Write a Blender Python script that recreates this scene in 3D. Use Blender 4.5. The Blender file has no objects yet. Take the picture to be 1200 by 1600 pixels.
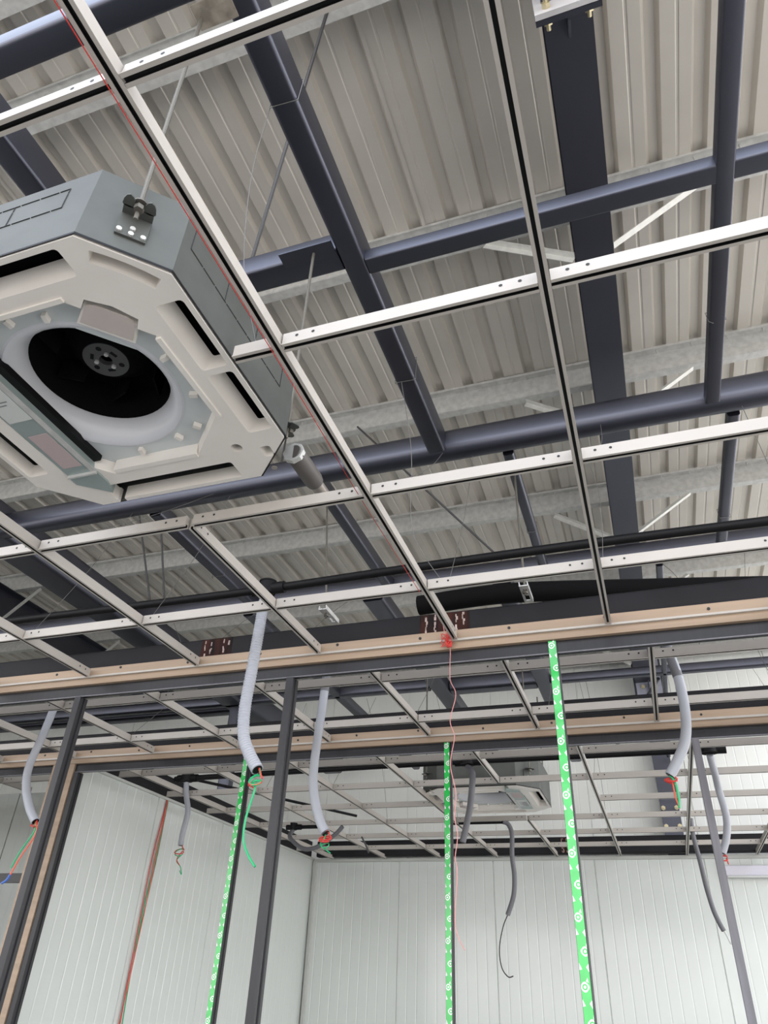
import bpy, bmesh, math, random
from mathutils import Vector, Matrix
random.seed(7)
sc = bpy.context.scene
col = sc.collection

# ------------------------------------------------------------------ camera
cam_d = bpy.data.cameras.new('camera')
cam = bpy.data.objects.new('camera', cam_d)
col.objects.link(cam)
YAW, PITCH, ROLL, FPX, EYE = -0.3550, 0.5946, -0.0476, 1117.116, 1.55
fw = Vector((math.sin(YAW)*math.cos(PITCH), math.cos(YAW)*math.cos(PITCH), math.sin(PITCH)))
rt = Vector((math.cos(YAW), -math.sin(YAW), 0))
dn = fw.cross(rt)
r2 = rt*math.cos(ROLL) + dn*math.sin(ROLL)
d2 = -rt*math.sin(ROLL) + dn*math.cos(ROLL)
M = Matrix((r2, -d2, -fw)).transposed().to_4x4()
M.translation = (0, 0, EYE)
cam.matrix_world = M
cam_d.sensor_fit = 'VERTICAL'
cam_d.sensor_height = 24
cam_d.lens = FPX*24/1600
cam_d.clip_start = 0.05
cam_d.clip_end = 200
sc.camera = cam

# ------------------------------------------------------------------ sky, sun, exposure
w = bpy.data.worlds.new('sky')
sc.world = w
w.use_nodes = True
wn = w.node_tree
bg = wn.nodes['Background']           # bright hazy overcast, slightly blue overhead
bg.inputs['Strength'].default_value = 1.8
tcw = wn.nodes.new('ShaderNodeTexCoord')
sxyz = wn.nodes.new('ShaderNodeSeparateXYZ')
rampw = wn.nodes.new('ShaderNodeValToRGB')
rampw.color_ramp.elements[0].position = 0.0
rampw.color_ramp.elements[0].color = (1.0, .98, .95, 1)
rampw.color_ramp.elements[1].position = 0.8
rampw.color_ramp.elements[1].color = (.74, .83, 1.0, 1)
wn.links.new(tcw.outputs['Generated'], sxyz.inputs[0])
wn.links.new(sxyz.outputs['Z'], rampw.inputs[0])
wn.links.new(rampw.outputs[0], bg.inputs['Color'])
sun_d = bpy.data.lights.new('sun', 'SUN')
sun_d.energy = .5
sun_d.angle = math.radians(3)
sun_d.color = (1, .96, .9)
sun = bpy.data.objects.new('sun', sun_d)
sun.rotation_euler = (math.radians(-30), 0, math.radians(-12))   # weak hazy sun high behind the building
col.objects.link(sun)
sc.view_settings.view_transform = 'Standard'
sc.view_settings.look = 'None'
sc.view_settings.gamma = 1
sc.view_settings.use_curve_mapping = False
sc.view_settings.exposure = 0.98

# ------------------------------------------------------------------ materials
def mat(name, c, rough=.5, metal=0., spec=.5, noise=0., nscale=8., bump=0., bscale=60., stretch=None, coat=0., c2=None):
    m = bpy.data.materials.new(name)
    m.use_nodes = True
    nt = m.node_tree
    p = nt.nodes['Principled BSDF']
    p.inputs['Base Color'].default_value = (*c, 1)
    p.inputs['Roughness'].default_value = rough
    p.inputs['Metallic'].default_value = metal
    p.inputs['Specular IOR Level'].default_value = spec
    p.inputs['Coat Weight'].default_value = coat
    if noise or bump or c2:
        tc = nt.nodes.new('ShaderNodeTexCoord')
        mp = nt.nodes.new('ShaderNodeMapping')
        if stretch: mp.inputs['Scale'].default_value = stretch
        nt.links.new(tc.outputs['Object'], mp.inputs['Vector'])
    if noise or c2:
        n = nt.nodes.new('ShaderNodeTexNoise')
        n.inputs['Scale'].default_value = nscale
        n.inputs['Detail'].default_value = 5
        nt.links.new(mp.outputs[0], n.inputs['Vector'])
        r = nt.nodes.new('ShaderNodeValToRGB')
        a = c2 if c2 else tuple(x*(1-noise) for x in c)
        b = c if c2 else tuple(min(1, x*(1+noise)) for x in c)
        r.color_ramp.elements[0].color = (*a, 1)
        r.color_ramp.elements[1].color = (*b, 1)
        r.color_ramp.elements[0].position = .35
        r.color_ramp.elements[1].position = .65
        nt.links.new(n.outputs['Fac'], r.inputs[0])
        nt.links.new(r.outputs[0], p.inputs['Base Color'])
    if bump:
        n2 = nt.nodes.new('ShaderNodeTexNoise')
        n2.inputs['Scale'].default_value = bscale
        nt.links.new(mp.outputs[0], n2.inputs['Vector'])
        bp = nt.nodes.new('ShaderNodeBump')
        bp.inputs['Strength'].default_value = bump
        bp.inputs['Distance'].default_value = .002
        nt.links.new(n2.outputs['Fac'], bp.inputs['Height'])
        nt.links.new(bp.outputs[0], p.inputs['Normal'])
    return m

STEEL = mat('dark paint', (.004, .004, .006), .38, spec=1., noise=.15, nscale=5, bump=.08)
STEEL.node_tree.nodes['Principled BSDF'].inputs['IOR'].default_value = 1.68
STEEL.node_tree.nodes['Principled BSDF'].inputs['Specular Tint'].default_value = (.78, .81, 1, 1)
BOX = mat('dark lintel paint', (.012, .0115, .014), .6, spec=.25, noise=.2, nscale=5)
GALV = mat('galvanised', (.60, .60, .58), .42, metal=.25, noise=.10, nscale=25)
GALVD = mat('galvanised casing', (.10, .105, .098), .5, spec=.2, metal=.15, noise=.12, nscale=6)
ROOF = mat('roof sheet underside', (.64, .605, .55), .36, metal=.30, noise=.05, nscale=2)
WALL = mat('wall sheet', (.70, .735, .705), .30, noise=.02, nscale=1.5, coat=.9)
WALL.node_tree.nodes['Principled BSDF'].inputs['Coat Roughness'].default_value = .13
WALLO = mat('outer wall sheet brightened', (.90, .92, .895), .3, noise=.02, nscale=1.5)  # whiter than WALL so the upper wall's stronger light sits in the colour
TRIMW = mat('wall trim', (.55, .56, .53), .4)
TEE = mat('white grid', (.47, .435, .395), .4, noise=.02)
SLOT = mat('black slot', (.004, .004, .004), .6)
HOLE = mat('screw hole', (.02, .02, .02), .6)
TAN = mat('tan trim', (.36, .26, .18), .45, noise=.10, nscale=4, stretch=(.4, 3, 8))
ALU = mat('black aluminium', (.013, .0125, .016), .42, spec=.5, noise=.15, nscale=12, stretch=(6, 6, .6))
ALUG = mat('grey film on profile', (.17, .165, .185), .4, noise=.12, nscale=10, stretch=(6, 6, .6))
GREEN = mat('green film', (.0, .47, .06), .25, noise=.1, nscale=20, coat=1.)
GREEN.node_tree.nodes['Principled BSDF'].inputs['Coat Roughness'].default_value = .10
WHITEP = mat('white print', (.75, .85, .78), .25)
PLAST = mat('white plastic', (.84, .80, .745), .42, noise=.03, nscale=5, c2=(.79, .745, .69))
PLATE = mat('bluish plastic', (.60, .64, .64), .35, noise=.03, nscale=6)
BELL = mat('bell mouth plastic', (.62, .63, .66), .28)
BLACK = mat('black plastic', (.005, .005, .006), .5, spec=.2)
FOAM = mat('black foam', (.005, .005, .0055), .85, spec=.1, bump=.2, bscale=120)
HUB = mat('fan hub grey', (.12, .12, .12), .4, metal=.4)
EBOX = mat('control box steel', (.36, .43, .42), .35, metal=.35, noise=.05)
LABELW = mat('label paper', (.62, .64, .62), .5)
LABELG = mat('label print', (.22, .23, .23), .5)
LABELP = mat('pink label', (.50, .40, .40), .5)
PINK = mat('insulating plate', (.52, .46, .43), .5, noise=.04)
HOSE = mat('grey hose', (.39, .405, .45), .42)
HOSED = mat('dark grey hose', (.14, .14, .155), .45)
RED = mat('red wire', (.62, .05, .04), .4)
ORANGE = mat('orange red wire', (.70, .12, .06), .4)
GRW = mat('green wire', (.02, .42, .16), .4)
BLUEW = mat('blue wire', (.05, .14, .5), .4)
PINKS = mat('pink string', (.62, .26, .25), .6)
WIRE = mat('tie wire', (.15, .145, .14), .45, metal=.4)
RODM = mat('threaded rod zinc', (.15, .14, .12), .45, metal=.4, bump=.5, bscale=400)
RODD = mat('dark rod', (.05, .05, .055), .45)
BOLT = mat('zinc bolt', (.62, .55, .36), .35, metal=.7)
PLATEW = mat('splice plate', (.55, .54, .55), .45, noise=.1, nscale=10)
GPLATE = mat('grey plate', (.30, .31, .38), .42, noise=.12, nscale=8)
RUST = mat('rust', (.055, .018, .013), .85, spec=.2, c2=(.014, .010, .010), nscale=18, stretch=(2, 1, .4))
SCRAPE = mat('bare weld streaks', (.42, .33, .30), .6, noise=.4, nscale=40)
PAVE = mat('pale paving', (.60, .54, .46), .8, noise=.12, nscale=1.2)
CONC = mat('concrete', (.12, .115, .107), .8, noise=.12, nscale=1.2, bump=.2, bscale=15)
BROWNP = mat('bare plate', (.26, .23, .19), .5, noise=.3, nscale=25)
TUBEL = mat('batten white', (.70, .68, .76), .4)
LIGHTG = mat('sleeve grey', (.11, .10, .092), .5)
BRASSY = mat('grey coupling', (.35, .31, .28), .35, metal=.4)
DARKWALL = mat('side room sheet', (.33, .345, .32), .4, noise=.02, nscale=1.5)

# ------------------------------------------------------------------ mesh builder
class MB:
    def __init__(s): s.v = []; s.f = []; s.m = []
    def _add(s, vs, fs, mi=0):
        b = len(s.v); s.v += [tuple(x) for x in vs]
        for f in fs: s.f.append(tuple(b+i for i in f)); s.m.append(mi)
        return s
    def box(s, x0, x1, y0, y1, z0, z1, mi=0):
        vs = [(x, y, z) for z in (z0, z1) for y in (y0, y1) for x in (x0, x1)]
        return s._add(vs, [(0,2,3,1),(4,5,7,6),(0,1,5,4),(1,3,7,5),(3,2,6,7),(2,0,4,6)], mi)
    def prism(s, prof, a, b, axis='x', mi=0, caps=True):
        # prof: closed list of 2-D points; axis x: (y,z), axis y: (x,z), axis z: (x,y)
        def P(p, t):
            return (t, p[0], p[1]) if axis == 'x' else ((p[0], t, p[1]) if axis == 'y' else (p[0], p[1], t))
        n = len(prof)
        vs = [P(p, a) for p in prof] + [P(p, b) for p in prof]
        fs = [(i, (i+1) % n, n+(i+1) % n, n+i) for i in range(n)]
        if caps: fs += [tuple(range(n-1, -1, -1)), tuple(range(n, 2*n))]
        return s._add(vs, fs, mi)
    def sheet(s, prof, a, b, axis='y', mi=0):
        def P(p, t):
            return (t, p[0], p[1]) if axis == 'x' else ((p[0], t, p[1]) if axis == 'y' else (p[0], p[1], t))
        n = len(prof)
        vs = [P(p, a) for p in prof] + [P(p, b) for p in prof]
        return s._add(vs, [(i, i+1, n+i+1, n+i) for i in range(n-1)], mi)
    def rtube(s, c0, c1, d0, d1, a, b, axis='x', r=.015, mi=0):
        # tube with rounded corners: first plane coordinate c0..c1, second d0..d1
        pts = []
        for cx, cz, st in ((c1-r, d1-r, 0), (c0+r, d1-r, 90), (c0+r, d0+r, 180), (c1-r, d0+r, 270)):
            for k in range(5):
                t = math.radians(st+22.5*k); pts.append((cx+r*math.cos(t), cz+r*math.sin(t)))
        return s.prism(pts, a, b, axis, mi)
    def path(s, pts, r, n=8, mi=0, caps=True):
        pts = [Vector(p) for p in pts]; m = len(pts)
        rr = r if isinstance(r, (list, tuple)) else [r]*m
        up = None; rings = []
        for i, p in enumerate(pts):
            t = (pts[min(i+1, m-1)] - pts[max(i-1, 0)]).normalized()
            if up is None:
                up = Vector((0, 0, 1)) if abs(t.z) < .9 else Vector((1, 0, 0))
            u = (up - t*up.dot(t)).normalized(); up = u; v = t.cross(u)
            rings.append([p + u*math.cos(2*math.pi*k/n)*rr[i] + v*math.sin(2*math.pi*k/n)*rr[i] for k in range(n)])
        vs = [q for ring in rings for q in ring]
        fs = [(i*n+k, i*n+(k+1) % n, (i+1)*n+(k+1) % n, (i+1)*n+k) for i in range(m-1) for k in range(n)]
        if caps: fs += [tuple(range(n-1, -1, -1)), tuple((m-1)*n+k for k in range(n))]
        return s._add(vs, fs, mi)
    def cyl(s, p0, p1, r, n=12, mi=0): return s.path([p0, p1], r, n, mi)
    def lathe(s, prof, n=40, mi=0, c=(0, 0)):
        m = len(prof)
        vs = [(c[0]+r*math.cos(2*math.pi*k/n), c[1]+r*math.sin(2*math.pi*k/n), z) for r, z in prof for k in range(n)]
        return s._add(vs, [(i*n+k, i*n+(k+1) % n, (i+1)*n+(k+1) % n, (i+1)*n+k) for i in range(m-1) for k in range(n)], mi)
    def disc(s, c, ax, r, n=10, mi=0):
        ax = Vector(ax).normalized(); c = Vector(c)
        u = ax.orthogonal().normalized(); v = ax.cross(u)
        return s._add([c+u*r*math.cos(2*math.pi*k/n)+v*r*math.sin(2*math.pi*k/n) for k in range(n)], [tuple(range(n))], mi)
    def beam(s, p0, p1, w_, h_, mi=0, up=(0, 0, 1)):
        p0 = Vector(p0); p1 = Vector(p1); t = (p1-p0).normalized(); u = Vector(up); u = (u-t*u.dot(t)).normalized(); v = t.cross(u)
        vs = [q+v*a*w_/2+u*b*h_/2 for q in (p0, p1) for a, b in ((-1,-1),(1,-1),(1,1),(-1,1))]
        return s._add(vs, [(0,3,2,1),(4,5,6,7),(0,1,5,4),(1,2,6,5),(2,3,7,6),(3,0,4,7)], mi)
    def angle(s, p0, p1, w_, t_, mi=0, up=(0, 0, 1)):
        p0 = Vector(p0); p1 = Vector(p1); t = (p1-p0).normalized(); u = Vector(up); u = (u-t*u.dot(t)).normalized(); v = t.cross(u)
        prof = [(0,0),(w_,0),(w_,t_),(t_,t_),(t_,w_),(0,w_)]
        vs = [q+v*a+u*b for q in (p0, p1) for a, b in prof]
        return s._add(vs, [(i,(i+1)%6,6+(i+1)%6,6+i) for i in range(6)]+[(0,1,2,3),(0,3,4,5),(6,9,8,7),(6,11,10,9)], mi)
    def mesh(s, name, mats, smooth=True):
        me = bpy.data.meshes.new(name)
        me.from_pydata(s.v, [], s.f)
        for m in (mats if isinstance(mats, (list, tuple)) else [mats]): me.materials.append(m)
        me.polygons.foreach_set('material_index', s.m)
        bm = bmesh.new(); bm.from_mesh(me); bmesh.ops.recalc_face_normals(bm, faces=bm.faces); bm.to_mesh(me); bm.free()
        if smooth:
            me.polygons.foreach_set('use_smooth', [True]*len(me.polygons))
            me.set_sharp_from_angle(angle=math.radians(35))
        return me
    def build(s, name, mats, parent=None, smooth=True):
        o = bpy.data.objects.new(name, s.mesh(name, mats, smooth)); col.objects.link(o)
        if parent is not None: o.parent = parent
        return o

def tag(o, label=None, cat=None, group=None, kind=None):
    if label: o['label'] = label
    if cat: o['category'] = cat
    if group: o['group'] = group
    if kind: o['kind'] = kind
    return o
def empty(name, loc=(0, 0, 0), label=None, cat=None, group=None, kind=None, rz=0):
    o = bpy.data.objects.new(name, None); col.objects.link(o)
    o.empty_display_size = .1
    o.location = loc; o.rotation_euler = (0, 0, rz)
    return tag(o, label, cat, group, kind)
def rebase(o, p):
    # move origin of a parentless mesh to p
    o.data.transform(Matrix.Translation(-Vector(p))); o.location = p; return o
def smooth_path(pts, k=8):
    P = [Vector(p) for p in pts]; out = []
    for i in range(len(P)-1):
        a = P[max(i-1, 0)]; b = P[i]; c = P[i+1]; d = P[min(i+2, len(P)-1)]
        for j in range(k):
            t = j/k
            out.append(.5*((2*b)+(c-a)*t+(2*a-5*b+4*c-d)*t*t+(3*b-a-3*c+d)*t**3))
    return out+[P[-1]]
def resample(pts, step):
    out = [pts[0]]; acc = 0
    for a, b in zip(pts, pts[1:]):
        L = (b-a).length
        while L > 0 and acc+L >= step:
            a = a+(b-a)*((step-acc)/L); out.append(a.copy()); L = (b-a).length; acc = 0
        acc += L
    if (out[-1]-pts[-1]).length > step*.3: out.append(pts[-1])
    return out

GZ = 2.7554          # underside of the ceiling grid
FZ = 3.65            # underside of the ceiling support frame
RZ = 4.93            # underside of the roof
PZ = 4.78            # underside of the purlins
FRONT = 0.49         # front edge of the roof, ended short out of view to let sky light in

# ------------------------------------------------------------------ setting
fl = MB().box(-9.66, 2.4, -2.5, 8.3, -.15, 0).build('floor', CONC); tag(fl, kind='structure')
gr = MB().box(-60, 60, -60, 40, -.30, -.15).build('ground', PAVE); tag(gr, kind='structure')

def wall_sheet(parent, horiz, a0, a1, z0, z1, face, base, m, width=1.0, ribs=10, seam0=0.):
    """ribbed sandwich sheets as children; horiz 'x': wall along X facing -Y at y=base; 'y': along Y facing +X at x=base"""
    n = int(round((a1-a0)/width)); proto = None
    for i in range(n):
        if proto is None:
            W = width-.004; pts = [(0, .012)]
            pts += [(.004, 0)]
            p = W/ribs
            for k in range(1, ribs):
                c = k*p; pts += [(c-.007, 0), (c-.003, .0014), (c+.003, .0014), (c+.007, 0)]
            pts += [(W-.004, 0), (W, .012)]
            b = MB()
            prof = [(x, y) for x, y in pts]
            if horiz == 'x': b.sheet(prof, z0, z1, 'z')
            else: b.sheet([(-y, x) for x, y in prof], z0, z1, 'z')
            proto = b.mesh('wall_panel', m, smooth=False)
        o = bpy.data.objects.new('wall_panel', proto); col.objects.link(o); o.parent = parent
        o.location = (a0+i*width, base, 0) if horiz == 'x' else (base, a0+i*width, 0)
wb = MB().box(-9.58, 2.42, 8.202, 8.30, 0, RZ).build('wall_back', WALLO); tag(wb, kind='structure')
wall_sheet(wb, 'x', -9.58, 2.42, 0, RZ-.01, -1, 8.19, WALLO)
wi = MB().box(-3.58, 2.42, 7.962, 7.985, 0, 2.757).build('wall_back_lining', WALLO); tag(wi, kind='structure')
wall_sheet(wi, 'x', -3.58, 2.42, 0, 2.757, -1, 7.95, WALL)
tb = MB().box(-3.56, 2.3, 7.925, 7.95, 2.735, 2.765).build('trim_1', TRIMW); tag(tb, kind='structure')
MB().box(-3.56, -3.53, 7.915, 7.95, 0, 2.735).build('corner_trim', TRIMW, tb)
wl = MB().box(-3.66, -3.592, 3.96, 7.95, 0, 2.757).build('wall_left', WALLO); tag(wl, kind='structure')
wall_sheet(wl, 'y', 3.95, 7.95, 0, 2.757, 1, -3.58, WALL)
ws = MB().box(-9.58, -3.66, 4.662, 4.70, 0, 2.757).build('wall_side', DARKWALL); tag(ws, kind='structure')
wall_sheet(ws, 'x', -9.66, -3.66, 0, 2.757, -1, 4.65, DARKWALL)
tl = MB().box(-3.67, -3.565, 3.96, 7.95, 2.757, 2.775).build('trim_2', TRIMW); tag(tl, kind='structure')
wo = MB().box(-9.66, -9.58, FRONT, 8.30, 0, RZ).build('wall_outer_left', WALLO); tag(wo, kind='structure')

# roof: ribbed sheets, each lapped over its neighbour
roof = empty('ceiling', (0, 0, RZ), kind='structure')
prof = []
for k in range(5):
    c = .2*k
    prof += [(c, 0), (c+.060, 0), (c+.064, .003), (c+.072, .003), (c+.076, 0), (c+.126, 0), (c+.142, .034), (c+.184, .034)]
prof += [(1.0, 0), (1.02, 0)]
b = MB(); b.sheet(prof, FRONT, 8.45, 'y'); sheet_me = b.mesh('roof_sheet', ROOF, smooth=False)
for i in range(12):  # right end brought in and left open, out of view, so more sky light enters
    o = bpy.data.objects.new('roof_sheet', sheet_me); col.objects.link(o); o.parent = roof
    o.location = (-9.66+i*1.0-.01, 0, .005*(i % 2))

# ------------------------------------------------------------------ rafters, purlins, braces, column
def rafter(x, label, splices, y0=FRONT, y1=7.86, zb=4.45):
    t = empty('rafter', (x, y0, zb), label, 'beam')
    def part(mb, n, m):
        o = mb.build(n, m, t); o.data.transform(Matrix.Translation((-x, -y0, -zb))); return o
    part(MB().box(x-.085, x+.085, y0, y1, zb, zb+.01), 'bottom_flange', STEEL)
    part(MB().box(x-.004, x+.004, y0, y1, zb+.01, PZ-.008), 'web', STEEL)
    part(MB().box(x-.085, x+.085, y0, y1, PZ-.008, PZ), 'top_flange', STEEL)
    for ys in splices:
        tag(part(MB().box(x-.112, x+.112, ys-.02, ys-.001, zb-.075, PZ-.008), 'end_plate', PLATEW), 'pale splice plate')
        part(MB().box(x-.112, x+.112, ys+.001, ys+.02, zb-.075, PZ-.008), 'end_plate', STEEL)
        part(MB().prism([(ys+.02, zb), (ys+.02, zb-.07), (ys+.03, zb-.07), (ys+.12, zb)], x-.005, x+.005, 'x'), 'stiffener', STEEL)
        for sx in (-.07, .07):
            b = MB(); b.cyl((x+sx, ys-.036, zb-.04), (x+sx, ys-.02, zb-.04), .016, 6); b.cyl((x+sx, ys-.05, zb-.04), (x+sx, ys-.0355, zb-.04), .008, 8)
            tag(part(b, 'bolt', BOLT), 'yellow zinc bolt')
            b = MB(); b.cyl((x+sx, ys+.02, zb-.04), (x+sx, ys+.036, zb-.04), .016, 6); b.cyl((x+sx, ys+.0355, zb-.04), (x+sx, ys+.055, zb-.04), .008, 8)
            tag(part(b, 'nut', BOLT), 'yellow zinc nut')
    return t
rafter(.15, 'dark wide-flanged roof rafter with bolted splice at its near end', [1.18])
rafter(-5.80, 'dark roof rafter at the far left beside the bright roof patch', [])

PUR = [.62, 1.045, 2.245, 3.47, 4.81, 6.09, 7.3, 8.02]
pl = ['nearest', 'second', 'third', 'fourth', 'fifth', 'sixth', 'seventh', 'last']
for i, y in enumerate(PUR):
    b = MB()
    b.box(-9.5, 2.3, y-.06, y, RZ-.003, RZ)
    b.box(-9.5, 2.3, y-.003, y, PZ+.003, RZ-.003)
    b.box(-9.5, 2.3, y, y+.055, PZ, PZ+.003)
    b.box(-9.5, 2.3, y+.052, y+.055, PZ+.003, PZ+.016)
    b.box(-9.5, 2.3, y-.06, y-.057, RZ-.018, RZ-.003)
    o = b.build('purlin', GALV, smooth=False)
    tag(o, ['galvanised roof purlin nearest the open front, above the camera', 'galvanised roof purlin crossing just above the big ceiling cassette', 'galvanised roof purlin seen along the slim dark cross tube', 'galvanised roof purlin just in front of the thick lavender tube', 'galvanised roof purlin just above the black cable conduit', 'galvanised roof purlin over the corridor beyond the first tan header', 'galvanised roof purlin second from the back wall', 'galvanised eave purlin at the top of the white back wall'][i], 'purlin')
    rebase(o, (0, y, PZ))
    s = MB()
    for k in range(30):
        xx = -4.9+k*.2+.17
        s.cyl((xx, y-.03, RZ-.03), (xx, y-.03, RZ-.003), .004, 6)
    so = s.build('screw', GALV, o); so.location = (0, 0, 0); so.data.transform(Matrix.Translation((0, -y, -PZ)))
    tag(so, kind='stuff')

# fly braces from purlin underside to rafter bottom flange
BR = mat('brace white zinc', (.66, .66, .63), .4, metal=.25, noise=.06, nscale=30)
nm = {2: 'beside the slim dark cross tube', 3: 'just in front of the thick lavender tube', 4: 'above the black cable conduit'}
for i in (1, 2, 3, 4, 5, 6):
    y = PUR[i]
    for sx in (-1, 1):
        b = MB().angle((.15+sx*.50, y+.015, PZ-.037), (.15+sx*.088, y+.015, 4.462), .034, .004, up=(0, -1, 0))
        o = b.build('fly_brace', BR)
        side = 'right' if sx > 0 else 'left'
        tag(o, f'pale angle brace {side} of the bolted rafter at the '+['', 'purlin over the cassette', 'purlin beside the slim cross tube', 'purlin before the thick lavender tube', 'purlin above the black conduit', 'purlin over the corridor', 'purlin second from the back wall'][i], 'brace')
for i in (4, 5):
    o = MB().angle((-5.36, PUR[i]+.015, PZ-.037), (-5.712, PUR[i]+.015, 4.462), .034, .004, up=(0, -1, 0)).build('fly_brace', BR)
    tag(o, 'pale angle brace beside the far left rafter '+('above the conduit' if i == 4 else 'over the corridor'), 'brace')

cx = .20
cl = empty('column', (cx, 8.07, 0), 'dark bolted steel column against the back wall under the rafter', 'column')
def cpart(mb, n, m):
    o = mb.build(n, m, cl); o.data.transform(Matrix.Translation((-cx, -8.07, 0))); return o
cpart(MB().box(cx-.085, cx+.085, 7.99, 8.0, 0, 4.78), 'front_flange', STEEL)
cpart(MB().box(cx-.004, cx+.004, 8.0, 8.15, 0, 4.78), 'web', STEEL)
cpart(MB().box(cx-.085, cx+.085, 8.15, 8.16, 0, 4.78), 'back_flange', STEEL)
tag(cpart(MB().box(cx-.13, cx+.13, 7.862, 7.88, 4.17, 4.78), 'end_plate', GPLATE), 'grey end plate under the rafter')
cpart(MB().box(cx-.15, cx+.15, 7.88, 7.99, 4.14, 4.78), 'end_plate', STEEL)
cpart(MB().prism([(7.862, 4.44), (7.862, 4.30), (7.855, 4.30), (7.77, 4.44)], cx-.005, cx+.005, 'x'), 'stiffener', STEEL)
for z in (4.40, 3.54, 3.20, 3.03):
    for sx in (-.062, .062):
        yy = 7.862 if z > 4 else 7.99
        b = MB(); b.cyl((cx+sx, yy-.022, z), (cx+sx, yy, z), .022, 6); b.cyl((cx+sx, yy-.04, z), (cx+sx, yy-.022, z), .011, 8)
        cpart(b, 'bolt', BOLT)

# ------------------------------------------------------------------ welded support frame above the ceilings
FR = empty('ceiling_support_frame', (0, 0, FZ), 'dark welded tube frame carrying the suspended ceilings above the rooms', 'frame')
def fpart(mb, n, m=STEEL, lab=None):
    o = mb.build(n, m, FR); o.data.transform(Matrix.Translation((0, 0, -FZ)))
    if lab: tag(o, lab)
    return o
def ctube(x0, x1, y0, y1, h, z=FZ, r=None): return fpart(MB().rtube(y0, y1, z, z+h, x0, x1, 'x', r or min(.03, (y1-y0)*.25)), 'cross_tube')
def ltube(x0, x1, y0, y1, h, z=FZ, r=None): return fpart(MB().rtube(x0, x1, z, z+h, y0, y1, 'y', r or min(.02, (x1-x0)*.25)), 'long_tube')
ctube(-5.7, -.725, .485, .562, .09, r=.012)
ctube(-5.7, -.725, 1.354, 1.447, .10, r=.014)
ctube(-.643, 2.3, 1.424, 1.489, .06, r=.008)
ctube(-9.5, 2.3, 2.51, 2.62, .145, r=.045)
ctube(-9.5, 2.3, 3.75, 3.86, .125, r=.04)
ctube(-9.5, -1.56, 5.45, 5.535, .085)
ctube(-1.40, -.70, 5.53, 5.67, .12, r=.03)
ctube(-.58, 2.3, 5.53, 5.595, .07)
ctube(-9.5, -3.5, 5.60, 5.74, .14, r=.03)
ltube(-.725, -.643, FRONT, 2.51, .13, r=.013)
ltube(.48, .535, FRONT, 2.51, .055, z=FZ-.0015, r=.006)
ltube(-.395, -.345, 2.62, 3.75, .06)
ltube(.57, .62, 2.62, 3.75, .055)
ltube(-1.36, -1.30, 2.62, 3.75, .09)
ltube(-2.33, -2.255, 2.62, 3.75, .09)
ltube(-1.62, -1.535, FRONT, 1.354, .13, r=.013)
ltube(-3.50, -3.27, FRONT, 7.85, .20, r=.03)
ltube(-1.55, -1.41, 3.86, 7.85, .11)
ltube(-2.42, -2.34, 3.86, 7.85, .08)
ltube(.25, .288, 3.86, 7.85, .04)
ltube(-.70, -.585, 3.86, 7.85, .10)
fpart(MB().box(-.92, -.726, 1.315, 1.375, FZ-.006, FZ+.0), 'hanger_plate')
tag(fpart(MB().box(-.81, -.70, .565, .625, FZ-.008, FZ), "hanger_plate", BROWNP), 'bare metal hanger plate')
fpart(MB().rtube(-3.43, -3.33, 5.50, 5.60, FZ-.72, FZ, 'z', .015), 'post')

# dark lintel tubes above the partitions
def lintel(label, x0, x1, y0, y1, z0, z1, rust=()):
    o = MB().rtube(y0, y1, z0, z1, x0, x1, 'x', .012).build('lintel_beam', BOX)
    tag(o, label, 'beam'); rebase(o, ((x0+x1)/2, (y0+y1)/2, z0))
    c = Vector(o.location)
    for (xa, xb) in rust:
        s = MB().box(xa, xb, y0-.0015, y0, z0+.008, z1-.008).build('rust_patch', RUST, o); s.data.transform(Matrix.Translation(-c)); tag(s, 'rusty weld patch')
        q = MB()
        for t in (.12, .3, .72, .86):
            xc = xa+(xb-xa)*t; 
            zz = z0+.012
            while zz < z1-.02:
                h_ = random.uniform(.006, .02); dx_ = random.uniform(-.003, .003); ww = random.uniform(.004, .009)
                if random.random() < .75: q.box(xc+dx_, xc+dx_+ww, y0-.0035, y0-.0015, zz, zz+h_)
                zz += h_*.9
        q = q.build('weld_streak', SCRAPE, o); tag(q, kind='stuff'); q.data.transform(Matrix.Translation(-c))
    return o
lintel('dark steel tube with rusty weld patches above the first tan header', -9.5, 2.3, 2.66, 2.76, 2.803, 2.905, [(-.80, -.585), (-1.86, -1.70)])
lintel('dark steel tube above the second tan header across the corridor', -9.5, 2.3, 3.865, 3.965, 2.803, 2.915)
lintel('dark steel tube lying on top of the white back wall', -3.5, 2.3, 7.84, 7.93, 2.775, 2.93, [(-.88, -.80)])
o = MB().rtube(-3.66, -3.56, 2.775, 2.93, 3.97, 7.84, 'y', .012).build('lintel_beam', BOX); tag(o, 'dark steel tube on top of the left room wall', 'beam')

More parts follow.
